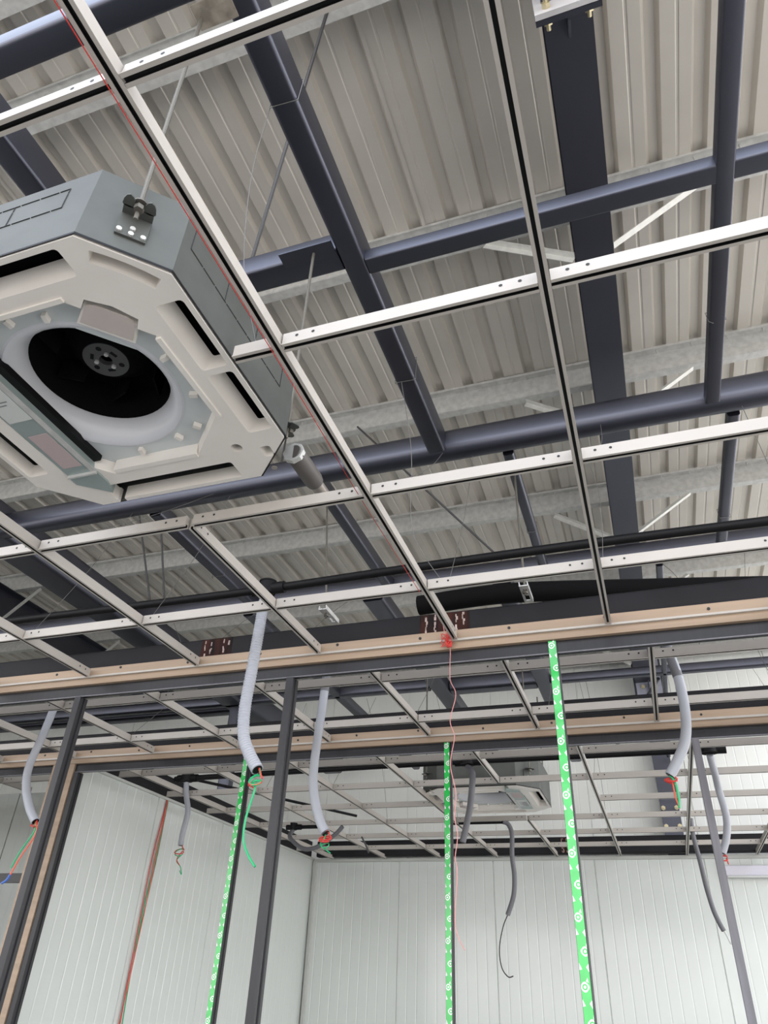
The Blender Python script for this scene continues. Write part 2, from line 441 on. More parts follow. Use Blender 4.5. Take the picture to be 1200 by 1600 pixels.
# ------------------------------------------------------------------ aluminium partitions
def partition(label, y, x0, x1, posts, ends=()):
    t = empty('partition_frame', ((x0+x1)/2, y, 0), label, 'partition')
    c = Vector(t.location)
    def part(mb, n, m, parent=None, lab=None, kind=None):
        o = mb.build(n, m, parent or t); o.data.transform(Matrix.Translation(-c))
        if lab: tag(o, lab)
        if kind: tag(o, kind=kind)
        return o
    part(MB().box(x0, x1, y, y+.10, 2.722, 2.803), 'header', TAN, lab='tan header trim')
    part(MB().box(x0, x1, y-.012, y, 2.752, 2.756).box(x0, x1, y-.002, y, 2.756, 2.765), 'wall_angle', TEE, lab='white edge angle')
    b = MB(); k = 0; xx = x0+.2
    while xx < x1:
        b.cyl((xx, y-.003, 2.787+.006*math.sin(k*2.1)), (xx, y, 2.787+.006*math.sin(k*2.1)), .006, 8); xx += .37; k += 1
    part(b, 'screw', HOLE)
    # black top rail with a groove
    part(MB().prism([(y+.02, 2.722), (y+.02, 2.670), (y+.028, 2.670), (y+.028, 2.690), (y+.042, 2.690), (y+.042, 2.674), (y+.05, 2.674), (y+.05, 2.722)], x0, x1, 'x'), 'top_rail', ALU)
    part(MB().box(x0, x1, y+.017, y+.02, 2.670, 2.674), 'rail_lip', ALUG)
    part(MB().box(x0, x1, y+.02, y+.065, 0, .05), 'bottom_track', ALU)
    for (x, kind) in posts:
        hw = .0165
        top = 2.670 if kind != 'tape' else 2.72
        prof = [(x-hw, y+.012), (x+hw, y+.012), (x+hw, y+.026), (x+hw-.006, y+.028), (x+hw-.006, y+.044), (x+hw, y+.046), (x+hw, y+.064), (x-hw, y+.064), (x-hw, y+.046), (x-hw+.006, y+.044), (x-hw+.006, y+.028), (x-hw, y+.026)]
        po = part(MB().prism(prof, .05, top, 'z'), 'post', ALU if kind != 'grey' else ALUG)
        if kind == 'tape':
            tag(po, 'black post with green printed film')
            tp = part(MB().box(x-hw+.001, x+hw-.003, y+.0105, y+.012, .05, top), 'protective_film', GREEN, po, 'green printed protective film')
            q = MB(); z = top-.02; i = 0; yy = y+.0098
            while z > .08:
                def poly(pts): q._add([(max(x-hw+.0015, min(x+hw-.0035, x+a)), yy, z+b_) for a, b_ in pts], [tuple(range(len(pts)))])
                if i % 2 == 0:
                    # rounded emblem: white lozenge with a ring and a dot
                    xo = -.004 if i % 4 == 0 else .007
                    R0, R1, RD = .0120, .0082, .0042
                    n = 16
                    for k in range(n):
                        a0, a1 = 2*math.pi*k/n, 2*math.pi*(k+1)/n
                        s0 = 1+.14*abs(math.cos(2*a0)); s1 = 1+.14*abs(math.cos(2*a1))
                        poly([(xo+R1*math.cos(a0), R1*math.sin(a0)), (xo+R0*s0*math.cos(a0), R0*s0*math.sin(a0)), (xo+R0*s1*math.cos(a1), R0*s1*math.sin(a1)), (xo+R1*math.cos(a1), R1*math.sin(a1))])
                    poly([(xo+RD*math.cos(2*math.pi*k/10), RD*math.sin(2*math.pi*k/10)) for k in range(10)])
                    poly([(xo+.004, .015), (xo+.010, .024), (xo+.012, .011)])
                else:
                    poly([(-.016, .016), (-.007, -.001), (-.016, -.003)])
                    poly([(.014, .014), (.005, .005), (.014, -.008)])
                z -= .046; i += 1
            part(q, 'printed_emblem', WHITEP, tp)
    for (xa, xb, m, lab) in ends:
        part(MB().box(xa, xb, y+.005, y+.095, .05, 2.722), 'end_post', m, lab=lab)
    return t
partition('front glazing frame with tan header, black posts and one green-taped post', 2.633, -9.5, 2.3,
          [(-1.376, 'black'), (-2.485, 'black'), (-.258, 'tape'), (1.05, 'tape'), (-4.1, 'black')])
p2 = partition('second glazing frame behind the corridor with two green-taped posts', 3.85, -9.5, 2.3,
          [(-2.237, 'tape'), (-.998, 'tape'), (.27, 'grey'), (1.5, 'black'), (-3.467, 'black')],
          [(-3.66, -3.488, TAN, 'tan end post at the left wall')])
o = MB().box(-6.2, -3.66, 3.88, 3.92, 2.035, 2.085).build('transom', ALU, p2); o.data.transform(Matrix.Translation(-p2.location))

# ------------------------------------------------------------------ suspended ceiling grids
TW, TH, SL = .012, .038, .0042
def runner_prof(c):
    return [(c-TW, 0), (c-SL, 0), (c-SL, .008), (c+SL, .008), (c+SL, 0), (c+TW, 0), (c+TW, .003), (c+TW-.003, .004), (c+TW-.003, TH), (c-TW+.003, TH), (c-TW+.003, .004), (c-TW, .003)]
def tee_member(b, axis, c, a0, a1):
    pr = runner_prof(c)
    n = len(pr)
    def P(p, t): return (t, p[0], p[1]) if axis == 'x' else (p[0], t, p[1])
    vs = [P(p, a0) for p in pr]+[P(p, a1) for p in pr]
    for i in range(n):
        b._add([vs[i], vs[(i+1) % n], vs[n+(i+1) % n], vs[n+i]], [(0, 1, 2, 3)], 1 if i in (1, 2, 3) else 0)
    b._add(vs[:n], [tuple(range(n-1, -1, -1))]); b._add(vs[n:], [tuple(range(n))])
    if a1-a0 > .3:
        for t in (a0+.035, a0+.075, a1-.035, a1-.075):
            for sgn in (-1, 1):
                if axis == 'x': b.disc((t, c+sgn*(TW-.0025), .024), (0, 1, 0), .0042, 8, 2)
                else: b.disc((c+sgn*(TW-.0025), t, .024), (1, 0, 0), .0042, 8, 2)
    return b
def grid(label, xs, rows, y0, y1, hole=None, stub=None, x_left=None):
    t = empty('ceiling_grid', (0, 0, GZ), label, 'ceiling grid')
    for i, x in enumerate(xs):
        segs = [(y0, y1)]
        if hole and hole[0]+.1 < x < hole[1]-.1: segs = [(y0, hole[2]-.012), (hole[3]+.012, y1)]
        for a, c in segs:
            if c-a > .05: tee_member(MB(), 'y', x, a, c).build('main_runner', [TEE, SLOT, HOLE], t, smooth=False)
    cache = {}
    for y in rows:
        for i in range(len(xs)-1):
            a, c = xs[i]+TW+.001, xs[i+1]-TW-.001
            if hole and hole[2]+.1 < y < hole[3]-.1 and hole[0]-.1 < a and c < hole[1]+.1:
                if stub and abs(xs[i+1]-hole[1]) < .1: a = c-stub
                else: continue
            o = bpy.data.objects.new('cross_tee', cache.get(round(c-a, 3)) or tee_member(MB(), 'x', 0, 0, c-a).mesh('cross_tee', [TEE, SLOT, HOLE], False))
            cache[round(c-a, 3)] = o.data
            col.objects.link(o); o.parent = t; o.location = (a, y, 0)
        if x_left is not None:
            o = tee_member(MB(), 'x', 0, 0, xs[0]-TW-x_left-.001).build('cross_tee', [TEE, SLOT, HOLE], t, smooth=False); o.location = (x_left, y, 0)
    return t
grid('white slotted ceiling grid over the front room, around the near cassette', [-.64+.6*k for k in range(-6, 4)], [.3848, .9848, 1.5848, 2.1848], -.05, 2.62, (-1.84, -.64, .3848, 1.5848), stub=.10)
grid('white slotted ceiling grid over the corridor between both tan headers', [.106+.6*k for k in range(-9, 4)], [2.996, 3.596], 2.745, 3.837)
grid('white slotted ceiling grid over the far room beneath the white back wall', [.277+.6*k for k in range(-6, 5)], [4.331, 4.931, 5.531, 6.131, 6.731, 7.331], 3.96, 7.90, (-1.523, -.323, 4.931, 6.131), x_left=-3.50)
grid('white slotted ceiling grid over the side room left of the left wall', [-3.95-.6*k for k in range(8, -1, -1)], [4.331], 3.96, 4.63)

# ------------------------------------------------------------------ ceiling cassettes
def octo(h, c): return [(-h+c, -h), (h-c, -h), (h, -h+c), (h, h-c), (h-c, h), (-h+c, h), (-h, h-c), (-h, -h+c)]
def boolean(base, cutters):
    for cu in cutters:
        m = base.modifiers.new('b', 'BOOLEAN'); m.operation = 'DIFFERENCE'; m.object = cu; m.solver = 'EXACT'
    dg = bpy.context.evaluated_depsgraph_get()
    me = bpy.data.meshes.new_from_object(base.evaluated_get(dg))
    base.modifiers.clear(); base.data = me
    for cu in cutters: bpy.data.objects.remove(cu)
    me.polygons.foreach_set('use_smooth', [True]*len(me.polygons)); me.set_sharp_from_angle(angle=math.radians(35))
def taper(pts_low, pts_high, z0, z1):
    n = len(pts_low); b = MB()
    vs = [(x, y, z0) for x, y in pts_low]+[(x, y, z1) for x, y in pts_high]
    b._add(vs, [(i, (i+1) % n, n+(i+1) % n, n+i) for i in range(n)]+[tuple(range(n-1, -1, -1)), tuple(range(n, 2*n))])
    return b
def rect(x0, x1, y0, y1, r=.008):
    p = []
    for cx_, cy_, st in ((x1-r, y1-r, 0), (x0+r, y1-r, 90), (x0+r, y0+r, 180), (x1-r, y0+r, 270)):
        for k in range(4):
            t = math.radians(st+30*k); p.append((cx_+r*math.cos(t), cy_+r*math.sin(t)))
    return p
def cassette(loc, rz, label):
    t = empty('air_conditioner_cassette', loc, label, 'air conditioner', rz=rz)
    # white drain pan, cut by the recess, outlet slots and corner pockets
    pan = taper(octo(.421, .142), octo(.419, .142), 0, .046).build('drain_pan', PLAST, t)
    cut = []
    def cutter(b): o = b.build('cutter', PLAST); o.parent = t; cut.append(o)
    cutter(taper(octo(.292, .150), octo(.282, .145), -.01, .036))
    cutter(taper(octo(.255, .120), octo(.255, .120), .02, .10))
    cq = [(.707*(d_+a), .707*(-d_+a)) for d_, a in ((.20, -.072), (.335, -.060), (.345, 0), (.335, .060), (.20, .072))]
    cutter(taper(cq, cq, -.01, .036))
    def slot(x0, x1, y0, y1, dx=0, dy=0):
        lo = rect(x0, x1, y0, y1, .010)
        # inner wall slopes outward as it rises
        hi = rect(x0+max(dx, 0), x1+min(dx, 0), y0+max(dy, 0), y1+min(dy, 0), .006)
        b = taper([(x, y) for x, y in lo], hi, -.001, .048); cutter(b)
    slot(.335, .407, -.215, -.008, dx=.024)
    slot(.335, .407, .012, .235, dx=.024)
    slot(-.407, -.335, -.225, .235, dx=-.024)
    slot(-.22, .225, -.407, -.335, dy=-.024)
    slot(-.22, .225, .335, .407, dy=.024)
    arc = []
    for k in range(9):
        a = math.radians(-53+2.25*k); arc.append((.479*math.cos(a), .479*math.sin(a)))
    for k in range(8, -1, -1):
        a = math.radians(-53+2.25*k); arc.append((.447*math.cos(a), .447*math.sin(a)))
    cutter(taper(arc, arc, -.001, .045))
    cutter(taper(rect(.333, .365, .298, .342), rect(.338, .362, .303, .337), -.001, .045))
    cutter(MB().cyl((.272, .284, -.01), (.272, .284, .03), .017, 20))
    # gap where the control box leaves the pan at the far left corner
    cutter(taper(rect(-.215, -.19, .33, .44), rect(-.215, -.19, .33, .44), -.01, .08))
    boolean(pan, cut)
    MB().cyl((.272, .284, .024), (.272, .284, .029), .0168, 20).build('drain_plug', BLACK, t)
    MB().cyl((.335, .395, -.001), (.335, .395, 0), .009, 14).build('screw_cap', BRASSY, t)
    # black foam closing the slots from above
    fo = MB()
    fo.box(-.27, .27, -.415, -.30, .075, .09).box(-.27, .27, .30, .415, .075, .09).box(.30, .415, -.27, .27, .075, .09).box(-.415, -.30, -.27, .27, .075, .09)
    fo.build('foam_liner', FOAM, t)
    # recessed plate with bell mouth
    n = 48; q = MB(); oc = octo(.288, .147)
    ring = [(.231*math.cos(2*math.pi*k/n), .231*math.sin(2*math.pi*k/n)) for k in range(n)]
    outer = []
    for k in range(n):
        a = 2*math.pi*k/n; d = (math.cos(a), math.sin(a)); best = 9
        for (xa, ya), (xb, yb) in zip(oc, oc[1:]+oc[:1]):
            ex, ey = xb-xa, yb-ya; den = d[0]*ey-d[1]*ex
            if abs(den) > 1e-9:
                tt = (xa*ey-ya*ex)/den; uu = (xa*d[1]-ya*d[0])/den
                if tt > 0 and -1e-6 <= uu <= 1+1e-6: best = min(best, tt)
        outer.append((d[0]*best, d[1]*best))
    vs = [(x, y, .034) for x, y in outer]+[(x, y, .034) for x, y in ring]
    q._add(vs, [(k, (k+1) % n, n+(k+1) % n, n+k) for k in range(n)])
    q.prism(cq, .0345, .037, 'z')
    q.build('recess_plate', PLATE, t)
    MB().lathe([(.232, .034), (.226, .031), (.220, .032), (.211, .037), (.201, .047), (.192, .062), (.186, .078), (.183, .094), (.184, .10)], 56).build('bell_mouth', BELL, t)
    # fan: black drum, blades and grey hub
    fan = MB().lathe([(.184, .099), (.195, .105), (.195, .225), (.0, .225)], 48).build('fan_wheel', FOAM, t)
    for k in range(7):
        a = 2*math.pi*k/7
        MB().beam((.13*math.cos(a), .13*math.sin(a), .185), (.178*math.cos(a+.35), .178*math.sin(a+.35), .185), .005, .07).build('blade', FOAM, fan)
    MB().lathe([(.12, .20), (.085, .165), (.066, .148), (.062, .146)], 40).build('hub_cone', FOAM, fan)
    hb = MB().lathe([(.062, .150), (.061, .145), (.018, .145), (.018, .16)], 36).build('hub', HUB, t)
    hq = MB()
    for k in range(3):
        a = math.radians(40+120*k); hq.disc((.042*math.cos(a), .042*math.sin(a), .1445), (0, 0, 1), .008, 10)
        a = math.radians(100+120*k); hq.beam((.036*math.cos(a)-.01*math.sin(a), .036*math.sin(a)+.01*math.cos(a), .1445), (.036*math.cos(a)+.01*math.sin(a), .036*math.sin(a)-.01*math.cos(a), .1445), .009, .0006)
    hq.build('hub_hole', BLACK, hb)
    for k in range(3):
        a = math.radians(70+120*k); MB().cyl((.026*math.cos(a), .026*math.sin(a), .139), (.026*math.cos(a), .026*math.sin(a), .145), .006, 8).build('bolt', GALV, hb)
    # small white clips around the plate
    for (a, rr) in ((-100, .272), (-78, .262), (-12, .268), (18, .275), (45, .285), (62, .262), (95, .258), (-140, .27), (-120, .275)):
        a = math.radians(a); b = MB().beam((rr*math.cos(a), rr*math.sin(a), .026), ((rr-.022)*math.cos(a), (rr-.022)*math.sin(a), .026), .012, .014)
        b.build('clip', PLAST, t)
    # wall of the recess: raised lips along its sides
    MB().box(-.15, .15, -.300, -.288, -.006, .030).build('recess_lip', PLAST, t)
    MB().box(.286, .300, -.135, .15, -.006, .030).build('recess_lip', PLAST, t)
    MB().box(-.13, .15, .27, .286, -.004, .034).build('recess_lip', PLAST, t)
    # control plate in the near right corner
    pp = MB(); pc = Vector((.212, -.212)); ux = Vector((.707, .707)); uy = Vector((-.707, .707))
    prof_ = [pc+ux*a+uy*b_ for a, b_ in ((-.060, .040), (.060, .040), (.055, -.016), (.035, -.026), (-.035, -.026), (-.055, -.016))]
    pp.prism([(p.x, p.y) for p in prof_], .002, .006, 'z'); pk = pp.build('corner_cover', PINK, t)
    fr = MB().prism([(p.x, p.y) for p in [pc+ux*a+uy*b_ for a, b_ in ((-.067, .050), (.067, .050), (.060, -.012), (-.060, -.012))]], .006, .030, 'z').build('cover_frame', PLAST, pk)
    # control box along the left side
    eb = MB().box(-.285, -.182, -.30, .262, -.002, .034).build('control_box', EBOX, t)
    MB().box(-.200, -.182, -.30, .258, -.0035, -.002).build('box_flange', GALV, eb)
    lb = MB().box(-.280, -.204, -.20, .015, -.0036, -.0022)
    lbo = lb.build('rating_label', LABELW, eb)
    pr = MB()
    for k in range(13):
        y_ = -.19+k*.0115; pr.box(-.275, -.275+.03+.035*((k*37) % 10)/10, y_, y_+.004, -.0042, -.0036)
    lp = pr.build('label_print', LABELG, eb)
    MB().box(-.272, -.208, .075, .225, -.0036, -.0022).build('wiring_label', LABELP, eb)
    cap = MB().prism([(-.285, .262), (-.182, .262), (-.182, .315), (-.20, .365), (-.285, .30)], -.006, .03, 'z').build('box_end_cap', EBOX, t)
    MB().box(-.285, -.182, .258, .264, -.012, -.002).build('cap_lip', GALV, cap)
    MB().box(-.182, -.158, -.22, .24, .016, .036).build('gap_shade', BLACK, t)  # black strip painting the shade in the gap beside the control box
    # galvanised casing
    cs = MB(); oc2 = octo(.424, .142); cs.prism(oc2, .006, .235, 'z', caps=False)
    cs._add([(x, y, .235) for x, y in oc2], [tuple(range(8))])
    co = cs.build('casing', GALVD, t, smooth=False)
    MB().prism(octo(.4248, .142), .003, .009, 'z', caps=False).build('casing_seal', BLACK, t)
    kn = MB()
    def dash(p, d, L):
        p = Vector(p); d = Vector(d).normalized(); s_ = 0
        while s_ < L:
            e = min(s_+.05, L); kn.beam(p+d*s_, p+d*e, .0022, .0022, up=(.3, .2, .9) if abs(d.z) < .5 else (.6, .8, 0)); s_ = e+.004
    for (o_, ux_) in (((-.25, -.4245, 0), (1, 0, 0)), ((.4245, -.25, 0), (0, 1, 0))):
        o_ = Vector(o_); ux_ = Vector(ux_)
        for z_ in (.125, .195): dash(o_+Vector((0, 0, z_)), ux_, .46)
        for k in range(4): dash(o_+ux_*(.153*k)+Vector((0, 0, .125)), (0, 0, 1), .07)
    tag(kn.build('knockout_line', SLOT, co, smooth=False), kind='stuff')
    # four hanger brackets on the corner faces
    for k in range(4):
        a = math.radians(45+90*k); d = Vector((math.cos(a), math.sin(a), 0)); s_ = Vector((-math.sin(a), math.cos(a), 0)); base = d*.4995
        up = Vector((0, 0, 1)); hbk = MB()
        def plate(c_, hw, hd, hh):
            c_ = Vector(c_)
            vs_ = [c_+s_*i*hw+d*j*hd+up*l*hh for l in (-1, 1) for j in (-1, 1) for i in (-1, 1)]
            hbk._add(vs_, [(0,2,3,1),(4,5,7,6),(0,1,5,4),(1,3,7,5),(3,2,6,7),(2,0,4,6)])
        plate(base+d*.003+up*.085, .032, .003, .035)
        plate(base+d*.014+up*.12, .032, .014, .002)
        for sg in (-1, 1):                    # two rounded prongs around the rod
            cpt = base+d*.030+s_*sg*.022+up*.12
            ring_ = [(cpt+d*(.026*math.cos(math.radians(q_)))*(1 if math.cos(math.radians(q_)) > 0 else .2)+s_*.013*math.sin(math.radians(q_))) for q_ in range(0, 360, 30)]
            vs_ = [p_-up*.002 for p_ in ring_]+[p_+up*.002 for p_ in ring_]
            hbk._add(vs_, [(i, (i+1) % 12, 12+(i+1) % 12, 12+i) for i in range(12)]+[tuple(range(11, -1, -1)), tuple(range(12, 24))])
        hk = hbk.build('hanger_bracket', GALVD, t, smooth=False)
        for i, l in ((-1, .06), (1, .06), (0, .058), (0, .075)):
            MB().cyl(base+d*.006+s_*i*.025+up*l, base+d*.011+s_*i*.025+up*l, .006, 8).build('screw', GALV, hk)
        nb = MB(); nb.cyl(base+d*.036+up*.104, base+d*.036+up*.1165, .011, 6); nb.cyl(base+d*.036+up*.1225, base+d*.036+up*.126, .016, 14)
        nb.build('nut', RODM, hk)
    return t
AC1 = (-1.213, 1.043, 2.805)
cassette(AC1, 0, 'near grey-sided ceiling cassette with white open underside and round black fan mouth')
ac2 = cassette((-1.12, 5.55, 2.782), math.pi, 'distant white ceiling cassette seen through the far room grid')
# drain pipe of the near cassette
dp = empty('drain_pipe', (-.865, 1.37, 2.90), 'brown-grey insulated drain pipe stub pointing away from the near cassette', 'pipe')
def rel(mb, n, m, par, c):
    o = mb.build(n, m, par); o.data.transform(Matrix.Translation(-Vector(c))); return o
c_ = dp.location
rel(MB().path([(-.845, 1.474, 2.885), (-.843, 1.485, 2.885), (-.842, 1.62, 2.884), (-.842, 1.635, 2.884)], [.024, .03, .03, .027], 18), 'sleeve', LIGHTG, dp, c_)
rel(MB().path([(-.842, 1.63, 2.884), (-.841, 1.70, 2.883), (-.841, 1.705, 2.883)], [.021, .021, .019], 18), 'pipe_end', BRASSY, dp, c_)
rel(MB().cyl((-.845, 1.474, 2.885), (-.845, 1.49, 2.885), .034, 8), 'coupling', GALV, dp, c_)

# ------------------------------------------------------------------ threaded rods
def rod(p0, p1, label, r=.005, m=RODM, cat='rod', group=None):
    b = MB().path([p0, p1], r, 8); o = b.build('threaded_rod', m); tag(o, label, cat, group); rebase(o, p1); return o
def corner(ac, k, z):
    a = math.radians(45+90*k); return Vector((ac[0]+.5265*math.cos(a), ac[1]+.5265*math.sin(a), ac[2]+z))
rod(Vector((-.795, .600, FZ-.008)), corner(AC1, 3, .085), 'threaded rod from the bare plate down to the near cassette corner')
rod(Vector((-.80, 1.345, FZ-.006)), corner(AC1, 0, .085), 'threaded rod beside the near cassette above its drain pipe')
rod(Vector((-1.578, .66, FZ)), corner(AC1, 2, .085), 'threaded rod to the near cassette at its hidden left corner')
rod(Vector((-1.59, 1.40, FZ)), corner(AC1, 1, .085), 'threaded rod to the far left corner of the near cassette')
ac2l = (-1.12, 5.55, 2.782)
for k, lb in ((0, 'right rear'), (1, 'left rear'), (2, 'left front'), (3, 'right front')):
    q = corner(ac2l, k, .085); rod((q.x, q.y, FZ+.03), q, f'threaded rod on the distant cassette at its {lb} corner')
# slotted brackets hanging on rods
def slot_bracket(x, y, z, ztop, xt, yt, label):
    t = empty('slotted_bracket', (x, y, z), label, 'bracket')
    q = MB(); L = .075
    q.box(-.018, .018, -L, -.045, 0, .004).box(-.018, -.009, -.045, L, 0, .004).box(.009, .018, -.045, L, 0, .004).box(-.009, .009, -.005, .012, 0, .004).box(-.009, .009, .055, L, 0, .004)
    q.box(-.018, -.015, -L, L, .004, .02).box(.015, .018, -L, L, .004, .02)
    q.build('channel', GALV, t, smooth=False)
    MB().path([(0, -.03, -.02), (xt-x, yt-y, ztop-z)], .005, 8).build('rod', RODM, t)
    MB().cyl((0, -.03, -.012), (0, -.03, 0), .011, 6).build('nut', RODM, t)
    return t
slot_bracket(-1.225, 2.66, 2.945, FZ-.002, -1.335, 2.75, 'small slotted hanger channel left of centre above the rusty lintel')
slot_bracket(-.345, 2.665, 2.945, FZ-.002, -.37, 2.78, 'small slotted hanger channel in front of the black insulated pipe')

# dark bracing rods in the roof
for (a, c, lb) in (((-1.08, 1.385, FZ+.106), (-.735, 1.06, PZ), 'dark slanted rod from the cross tube up behind the near dark long tube'),
                   ((-3.10, 3.72, FZ+.131), (-3.32, 3.44, PZ), 'dark slanted rod at left above the black conduit, left of a pair'),
                   ((-2.99, 3.73, FZ+.131), (-3.10, 3.44, PZ), 'dark slanted rod at left above the black conduit, right of a pair'),
                   ((-.62, 3.78, FZ+.131), (-1.50, 3.44, PZ), 'slanted bracing rod left of centre in front of the bright roof sheets'),
                   ((-1.55, 2.60, FZ+.15), (-2.02, 3.40, PZ), 'dark slanted rod left of centre behind the thick lavender tube')):
    rod(c, a, lb, .007, RODD)
o = rod((-.21, 7.0, FZ-.12), (.22, 5.635, FZ+.0), 'short lavender grey strut slanting beside the back column', .014, STEEL, 'strut')

# ------------------------------------------------------------------ tie wires
def wire(pts, label, r=.0013, m=WIRE, cat='wire', name='hanger_wire', group=None, k=6):
    o = MB().path(smooth_path(pts, k), r, 5).build(name, m); tag(o, label, cat, group); rebase(o, pts[-1]); return o
def loopwire(x, y, z, w_, h_, label):
    # wire tied round a tube (along y): loop plus a dangling tail
    o = MB().path([(x-.002, y, z-.003), (x+w_+.002, y+.005, z-.003), (x+w_+.003, y+.012, z+h_+.003), (x-.003, y+.012, z+h_+.003), (x-.002, y, z-.003), (x+.01, y-.005, z-.02)], .0015, 5).build('hanger_wire', WIRE)
    tag(o, label, 'wire'); rebase(o, (x, y, z))
wire([(-.725, .86, FZ+.01), (-.79, .93, 3.45), (-.78, .975, 3.1), (-.70, .985, GZ+.03)], 'thin crinkled tie wire hanging beside the near dark long tube to the stub tee')
wire([(-.70, 2.02, FZ-.002), (-.66, 2.05, 3.3), (-.68, 2.15, 3.0), (-.58, 2.182, GZ+.034)], 'thin tie wire hanging from the near dark long tube by the thick lavender tube')
loopwire(-.725, .86, FZ, .082, .13, 'wire loop tied round the near dark long tube high up')
loopwire(-.725, 2.02, FZ, .082, .13, 'wire loop tied round the near dark long tube low down')
loopwire(.48, 2.05, FZ+.003, .055, .055, 'wire loop tied round the slim dark tube at the right')
loopwire(.57, 3.42, FZ, .05, .055, 'wire loop tied round the short dark tube at the far right')
loopwire(-.395, 3.3, FZ, .05, .06, 'wire loop tied round the short dark tube right of centre')
loopwire(-2.33, 3.3, FZ, .075, .09, 'wire loop tied round the short dark tube at the left')
wire([(.62, 2.56, FZ-.002), (.63, 2.5, 3.3), (.60, 2.3, 2.95), (.57, 2.19, GZ+.034)], 'loose tie wire from the thick lavender tube at the far right edge')
for i, (x, y, yt) in enumerate(((-1.80, 2.19, 2.56), (-2.40, 2.19, 2.56), (-1.86, 1.59, 2.52), (-.55, 2.19, 2.58), (-.02, 2.19, 2.58), (.02, 1.59, 2.52), (-.62, 1.60, 2.52))):
    wire([(x+.05*math.sin(i*3), yt, FZ-.001), (x+.02, (y+yt)/2, 3.2), (x, y, GZ+.036)], 'thin tie wire to '+['the front grid left of the ribbed hose', 'the front grid at the far left, near the conduit', 'the grid corner by the far left of the near cassette', 'the grid crossing above the rusty lintel', 'the grid crossing on the runner right of centre', 'the second tee crossing right of centre', 'the grid crossing at the drain pipe'][i], .0011)
for i, (x, y) in enumerate(((-2.26, 3.0), (-1.66, 3.0), (-1.1, 3.6), (-.5, 3.0), (-.4, 3.6), (.3, 3.0), (-2.9, 3.6), (.65, 3.6))):
    wire([(x+.06*math.sin(i*2), 3.80, FZ-.001), (x+.02, y+.42, 3.3), (x, y, GZ+.036)], 'tie wire to the corridor grid '+['left of the ribbed hose', 'right of the ribbed hose', 'right of the mid corridor hose', 'near the pink string', 'left of the front green-taped post', 'right of the front green-taped post', 'at the far left corridor hose', 'at the far right'][i], .0013)
for i, (x, y) in enumerate(((-2.7, 5.0), (-2.1, 4.9), (-2.1, 6.1), (-.35, 6.7), (.28, 4.9), (.9, 4.9), (-1.5, 6.13), (.3, 6.7), (-.3, 4.95))):
    wire([(x+.05*math.sin(i*2), 5.56, FZ-.001), (x+.02, (y+5.56)/2, 3.2), (x, y, GZ+.036)], 'tie wire to the far grid '+['near the left wall corner', 'behind the black post', 'left of the distant cassette', 'behind the front green-taped post at the back', 'left of the leaning grey post, in front', 'right of the leaning grey post', 'at the rear left of the distant cassette', 'left of the leaning grey post, at the back', 'right of the distant cassette'][i], .0014)

# ------------------------------------------------------------------ black conduits and insulated pipe
def conduit(name, pts, r, label, boxes=(), m=BLACK, cat='conduit'):
    t = empty(name, pts[0], label, cat); c = Vector(pts[0])
    rel(MB().path(resample(smooth_path(pts, 10), .04) if len(pts) > 2 else pts, r, 12), 'pipe', m, t, c)
    for (p, R) in boxes:
        p = Vector(p); q = MB()
        q.cyl(p+Vector((0, 0, -.022)), p+Vector((0, 0, .028)), R, 18); q.cyl(p+Vector((-R-.035, 0, 0)), p+Vector((R+.045, 0, 0)), r*1.45, 12)
        q.cyl(p+Vector((0, 0, .028)), p+Vector((0, 0, .034)), R*1.08, 18)
        rel(q, 'junction_box', m, t, c)
    return t
CH = 1.42
conduit('cable_conduit', [(-2.95, 1.668*CH, EYE+CH), (-2.1, 1.680*CH, EYE+CH), (-1.38, 1.684*CH, EYE+CH), (-.86, 1.675*CH, EYE+CH), (-.1, 1.669*CH, EYE+CH), (.9, 1.68*CH, EYE+CH)], .0175,
        'black cable conduit with round junction box running below the thick lavender tubes', [((-1.40, 1.684*CH, EYE+CH), .036)])
conduit('insulated_pipe', [(-.86, 2.835, 3.04), (-.45, 2.845, 3.055), (.1, 2.91, 3.035), (.75, 3.02, 3.02)], .045,
        'thick black foam-insulated pipe lying behind the first tan header', m=FOAM, cat='pipe')
conduit('cable_conduit', [(-3.42, 4.88, 2.87), (-1.6, 4.80, 2.87), (-.2, 4.80, 2.87), (.47, 4.80, 2.87)], .02, 'black cable conduit crossing the far room above its front tees', [((-1.10, 4.80, 2.87), .05), ((.40, 4.80, 2.87), .05), ((-3.31, 4.875, 2.87), .045)])
conduit('cable_conduit', [(-2.98, 6.07, 2.735), (-2.72, 6.07, 2.735)], .015, 'short black conduit stub near the back left corner of the far room', [((-2.95, 6.07, 2.735), .03)])
conduit('cable_conduit', [(-1.62, 6.225, 2.768), (-1.15, 6.225, 2.768)], .016, 'black conduit behind the distant cassette in the far room')
conduit('cable_conduit', [(-3.26, 4.93, 2.87), (-2.9, 5.4, 2.85), (-2.4, 6.15, 2.83)], .011, 'thin black cable slanting away from the left junction box')

conduit('cable_conduit', [(-3.4, 3.26, 3.16), (-1.5, 3.28, 3.16), (.5, 3.26, 3.16)], .018, 'black cable conduit over the corridor feeding its hanging grey hoses')
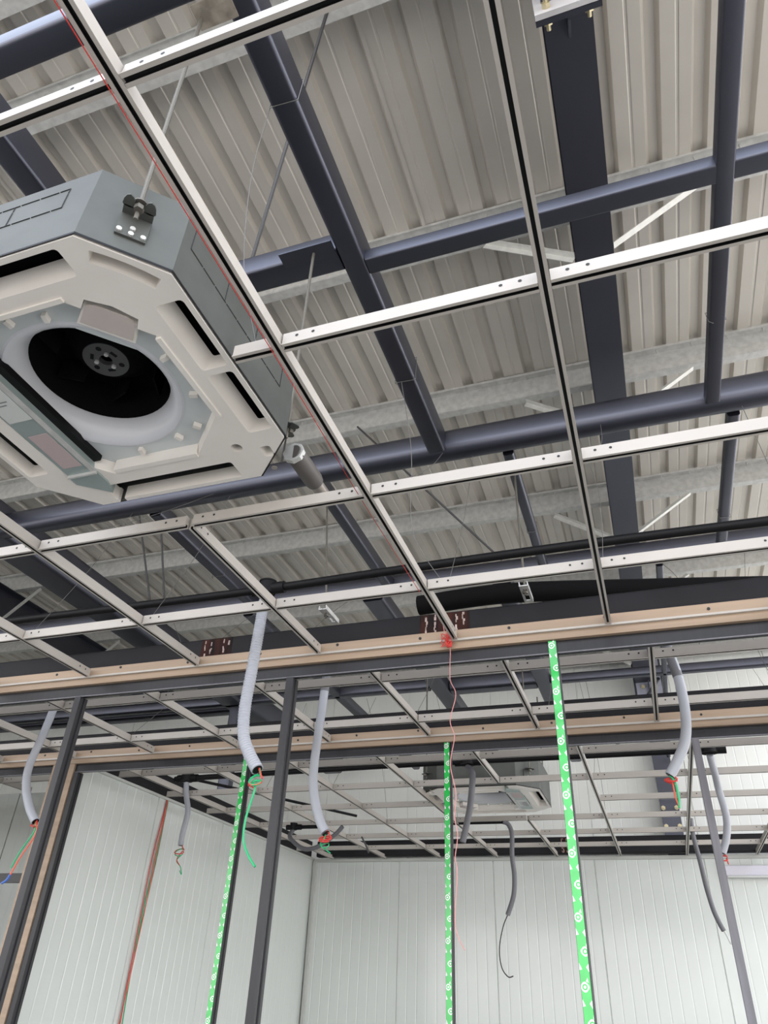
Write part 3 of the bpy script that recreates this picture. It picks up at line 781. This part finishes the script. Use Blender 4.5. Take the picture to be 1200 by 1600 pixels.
# ------------------------------------------------------------------ hanging flexible hoses with loose wires
def hose(pts, r, label, m=HOSE, ribs=True, wires=(), name='flexible_conduit', pitch=.011, sleeve=0):
    t = empty(name, pts[0], label, 'hose'); c = Vector(pts[0])
    sp = smooth_path(pts, 12)
    if ribs:
        rp = resample(sp, pitch/2); rr = [r if i % 2 else r*.90 for i in range(len(rp))]
        rel(MB().path(rp, rr, 12), 'hose', m, t, c)
    else:
        rel(MB().path(resample(sp, .02), r, 12), 'hose', m, t, c)
    if sleeve: rel(MB().path(resample(smooth_path(pts[:sleeve], 8), .02), r*1.04, 12), 'sleeve', HOSED, t, c)
    e = Vector(pts[-1]); b = MB().path([e, e+(e-Vector(pts[-2])).normalized()*.002], r*.8, 12); rel(b, 'hose_mouth', BLACK, t, c)
    for (wp, wm, wr) in wires:
        rel(MB().path(smooth_path(wp, 8), wr, 6), 'wire', wm, t, c)
    return t
def coil(e, r, h, turns, tail, ph=0):
    e = Vector(e); p = [e+Vector((0, 0, .02))]
    n = int(turns*10)
    for i in range(n):
        a = ph+2*math.pi*i/10; p.append(e+Vector((r*math.cos(a), r*.6*math.sin(a)-.004, -h*(.3+.5*i/n)-.3*h*(1-math.sin(a)))))
    return p+[e+Vector(q) for q in tail]
e1 = Vector((-1.298, 2.33, 2.200))
hose([(-1.40, 1.684*CH-.0, EYE+CH-.03), (-1.398, 2.375, 2.89), (-1.392, 2.36, 2.80), (-1.392, 2.35, 2.60), (-1.398, 2.35, 2.44), (-1.385, 2.35, 2.33), (-1.345, 2.34, 2.26), tuple(e1)], .0235,
     'pale grey ribbed conduit hanging from the round junction box in the front room', wires=[
     (coil(e1, .024, .05, 1.6, [(-.005, .01, -.06)]), RED, .0028), (coil(e1, .022, .05, 1.3, [(.0, .0, -.07), (-.025, .01, -.16), (-.022, .01, -.23), (.01, .0, -.28), (.045, -.01, -.315)], 1), GRW, .0042)])
e2 = Vector((-3.05, 3.2, 2.235))
hose([(-3.145, 3.25, 3.135), (-3.15, 3.2, 2.95), (-3.155, 3.2, 2.86), (-3.175, 3.2, 2.70), (-3.205, 3.2, 2.53), (-3.185, 3.2, 2.42), (-3.12, 3.2, 2.31), tuple(e2)], .022,
     'pale grey hose hanging at far left in the corridor with red, green and blue wires', ribs=False, sleeve=2, wires=[
     (coil(e2, .018, .02, 1, [(.0, 0, -.03)]), RED, .003), ([e2, e2+Vector((.01, 0, -.05)), e2+Vector((-.04, 0, -.14)), e2+Vector((-.07, 0, -.22))], GRW, .004),
     ([e2, e2+Vector((.025, 0, -.06)), e2+Vector((-.03, 0, -.17)), e2+Vector((-.065, 0, -.26))], ORANGE, .004), ([e2+Vector((-.062, 0, -.25)), e2+Vector((-.075, 0, -.275)), e2+Vector((-.10, 0, -.29))], BLUEW, .006)])
e3 = Vector((-1.435, 3.3, 2.165))
hose([(-1.44, 3.28, 3.135), (-1.465, 3.31, 3.05), (-1.498, 3.3, 2.96), (-1.506, 3.3, 2.85), (-1.52, 3.3, 2.62), (-1.527, 3.3, 2.45), (-1.513, 3.3, 2.34), (-1.475, 3.3, 2.23), tuple(e3)], .0225,
     'pale grey hose with red wire ends hanging mid corridor right of the black post', ribs=False, sleeve=4, wires=[
     (coil(e3, .028, .03, 2, [(.0, 0, -.04)]), RED, .0032), (coil(e3, .02, .06, 1.2, [(.03, 0, -.085)], 2), GRW, .0026), ([e3+Vector((.14, .1, .0)), e3+Vector((.165, .1, -.04)), e3+Vector((.18, .1, -.07))], HOLE, .004)])
e4 = Vector((.105, 3.3, 2.360))
hose([(.15, 3.27, 3.135), (.165, 3.3, 3.06), (.185, 3.3, 2.96), (.212, 3.3, 2.78), (.213, 3.3, 2.62), (.190, 3.3, 2.50), (.14, 3.3, 2.41), tuple(e4)], .0215,
     'pale grey hose with orange and green wires hanging at the right of the corridor', ribs=False, sleeve=4, wires=[
     (coil(e4, .024, .025, 1.5, [(.02, 0, -.04)]), RED, .0034), ([e4, e4+Vector((.015, 0, -.03)), e4+Vector((.018, 0, -.09)), e4+Vector((.014, 0, -.13))], GRW, .0052), ([e4+Vector((.005, 0, -.02)), e4+Vector((.007, 0, -.09)), e4+Vector((.016, 0, -.13))], ORANGE, .0035)])
e5 = Vector((-3.25, 4.86, 2.395))
hose([(-3.31, 4.875, 2.838), (-3.30, 4.872, 2.79), (-3.28, 4.868, 2.73), (-3.24, 4.86, 2.62), tuple(e5+Vector((-.002, 0, .08))), tuple(e5)], .020,
     'grey hose with a looped red wire in front of the left panel wall', ribs=False, m=HOSE, wires=[
     (coil(e5, .035, .05, 1.3, [(-.01, 0, -.09), (.02, 0, -.13)]), RED, .0034), (coil(e5, .03, .06, 1.0, [(-.01, 0, -.10), (.03, 0, -.14), (.05, 0, -.19), (.03, 0, -.165)], 1), GRW, .003)])
hose([(-2.95, 6.07, 2.712), (-2.965, 6.05, 2.68), (-2.93, 6.0, 2.63), (-2.80, 6.0, 2.55), (-2.66, 6.0, 2.57), (-2.52, 6.0, 2.66), (-2.46, 6.0, 2.72)], .0175,
     'dark grey looped conduit near the back left corner', m=HOSED, ribs=False)
hose([(-1.10, 4.80, 2.838), (-1.07, 4.77, 2.80), (-1.05, 4.72, 2.75), (-1.07, 4.72, 2.58), (-1.10, 4.72, 2.45), (-1.125, 4.72, 2.36)], .020,
     'dark grey hose beside the middle green-taped post', m=HOSED, ribs=False)
e6 = Vector((-1.155, 6.29, 2.105))
hose([(-1.145, 6.225, 2.768), (-1.105, 6.25, 2.752), (-1.085, 6.28, 2.68), (-1.095, 6.29, 2.52), (-1.085, 6.29, 2.38), (-1.10, 6.29, 2.24), tuple(e6)], .0185,
     'dark grey hose ending in a thin curled wire below the distant cassette', m=HOSED, ribs=False, wires=[
     ([e6, e6+Vector((-.04, 0, -.08)), e6+Vector((-.075, 0, -.22)), e6+Vector((-.065, 0, -.34)), e6+Vector((-.02, 0, -.40)), e6+Vector((.02, 0, -.395))], HOLE, .004)])
e7 = Vector((.40, 6.75, 2.06))
hose([(.315, 6.75, 2.86), (.31, 6.75, 2.72), (.325, 6.75, 2.54), (.335, 6.75, 2.36), (.355, 6.75, 2.20), tuple(e7+Vector((-.02, 0, .05))), tuple(e7)], .018,
     'dark grey hose hanging before the back wall left of the leaning grey post', m=HOSED, ribs=False, wires=[([e7, e7+Vector((.015, 0, -.03)), e7+Vector((.03, 0, -.08)), e7+Vector((.04, 0, -.07))], LABELW, .006)])
e8 = Vector((.372, 5.0, 2.325))
hose([(.40, 4.80, 2.838), (.405, 4.84, 2.80), (.415, 4.9, 2.75), (.425, 5.0, 2.68), (.435, 5.0, 2.53), (.415, 5.0, 2.42), tuple(e8)], .021,
     'grey hose with red wire end right of the leaning grey post', ribs=False, wires=[(coil(e8, .02, .035, 1.2, [(.02, 0, -.06)]), RED, .004)])

wire([(-.6545, -.03, GZ-.002), (-.6545, .5, GZ-.002), (-.6545, 1.2, GZ-.002), (-.668, 1.55, GZ+.01), (-.660, 2.19, GZ-.002)], 'thin red setting-out string along the runner beside the near cassette', .0011, RED, 'string', 'setting_string')
# red and pink string hanging from the first header
st = [(-.694, 2.622, 2.86), (-.676, 2.622, 2.757), (-.660, 2.622, 2.722), (-.662, 2.622, 2.593), (-.640, 2.622, 2.527), (-.664, 2.622, 2.428), (-.648, 2.622, 2.367), (-.661, 2.622, 2.297), (-.664, 2.622, 2.251), (-.646, 2.622, 2.161), (-.652, 2.622, 2.085), (-.642, 2.622, 2.023), (-.652, 2.622, 1.952), (-.646, 2.622, 1.902), (-.655, 2.622, 1.75), (-.62, 2.60, 1.68)]
so = wire(st, 'pink string with a red tangled knot hanging from the first tan header', .0016, PINKS, 'string', 'hanging_string')
kq = MB()
for k in range(7):
    p = [Vector((-.668+random.uniform(-.03, .02), 2.615, 2.745+random.uniform(-.02, .05))) for _ in range(4)]
    kq.path(smooth_path([(-.668, 2.618, 2.745)]+p, 6), .0014, 5)
for k in range(5):
    p = [Vector((-.664+random.uniform(-.012, .012), 2.614+random.uniform(-.006, .004), 2.738+random.uniform(-.015, .015))) for _ in range(6)]
    kq.path(smooth_path(p, 6), .0022, 5)
ko = kq.build('red_knot', RED, so); ko.data.transform(Matrix.Translation(-so.location)); tag(ko, 'tangled red knot')
# cable bundle on the left wall
cb = empty('cable_bundle', (-3.56, 5.0, 0), 'loose red, copper and green cables hanging down the left panel wall', 'cable')
for k, (m, dy, ph) in enumerate(((ORANGE, 0, 0), (BROWNP, .012, 1), (GRW, .022, 2.1), (RED, -.012, 3.3))):
    pts = [(-3.575, 5.05+dy*.3, 2.79), (-3.568, 5.045+dy*.5, 2.70)]
    for i in range(1, 9):
        pts.append((-3.566+.004*math.sin(i+ph), 5.02+dy*(1+.5*math.sin(i*1.1+ph))-.006*i*.4+.012*math.sin(i*.9+ph), 2.70-i*.33))
    rel(MB().path(smooth_path(pts, 5), .0042, 6), 'cable', m, cb, cb.location)
# batten light on the back wall
bt = empty('batten_light', (1.2, 7.93, 2.61), 'white batten light fitting on the back wall at the right', 'light')
rel(MB().rtube(7.885, 7.947, 2.585, 2.67, .575, 1.85, 'x', .008), 'housing', TUBEL, bt, bt.location)
rel(MB().rtube(7.880, 7.93, 2.566, 2.585, .59, 1.84, 'x', .006), 'diffuser', LABELW, bt, bt.location)
rel(MB().box(.562, .575, 7.885, 7.945, 2.58, 2.668), 'end_cap', PLAST, bt, bt.location)
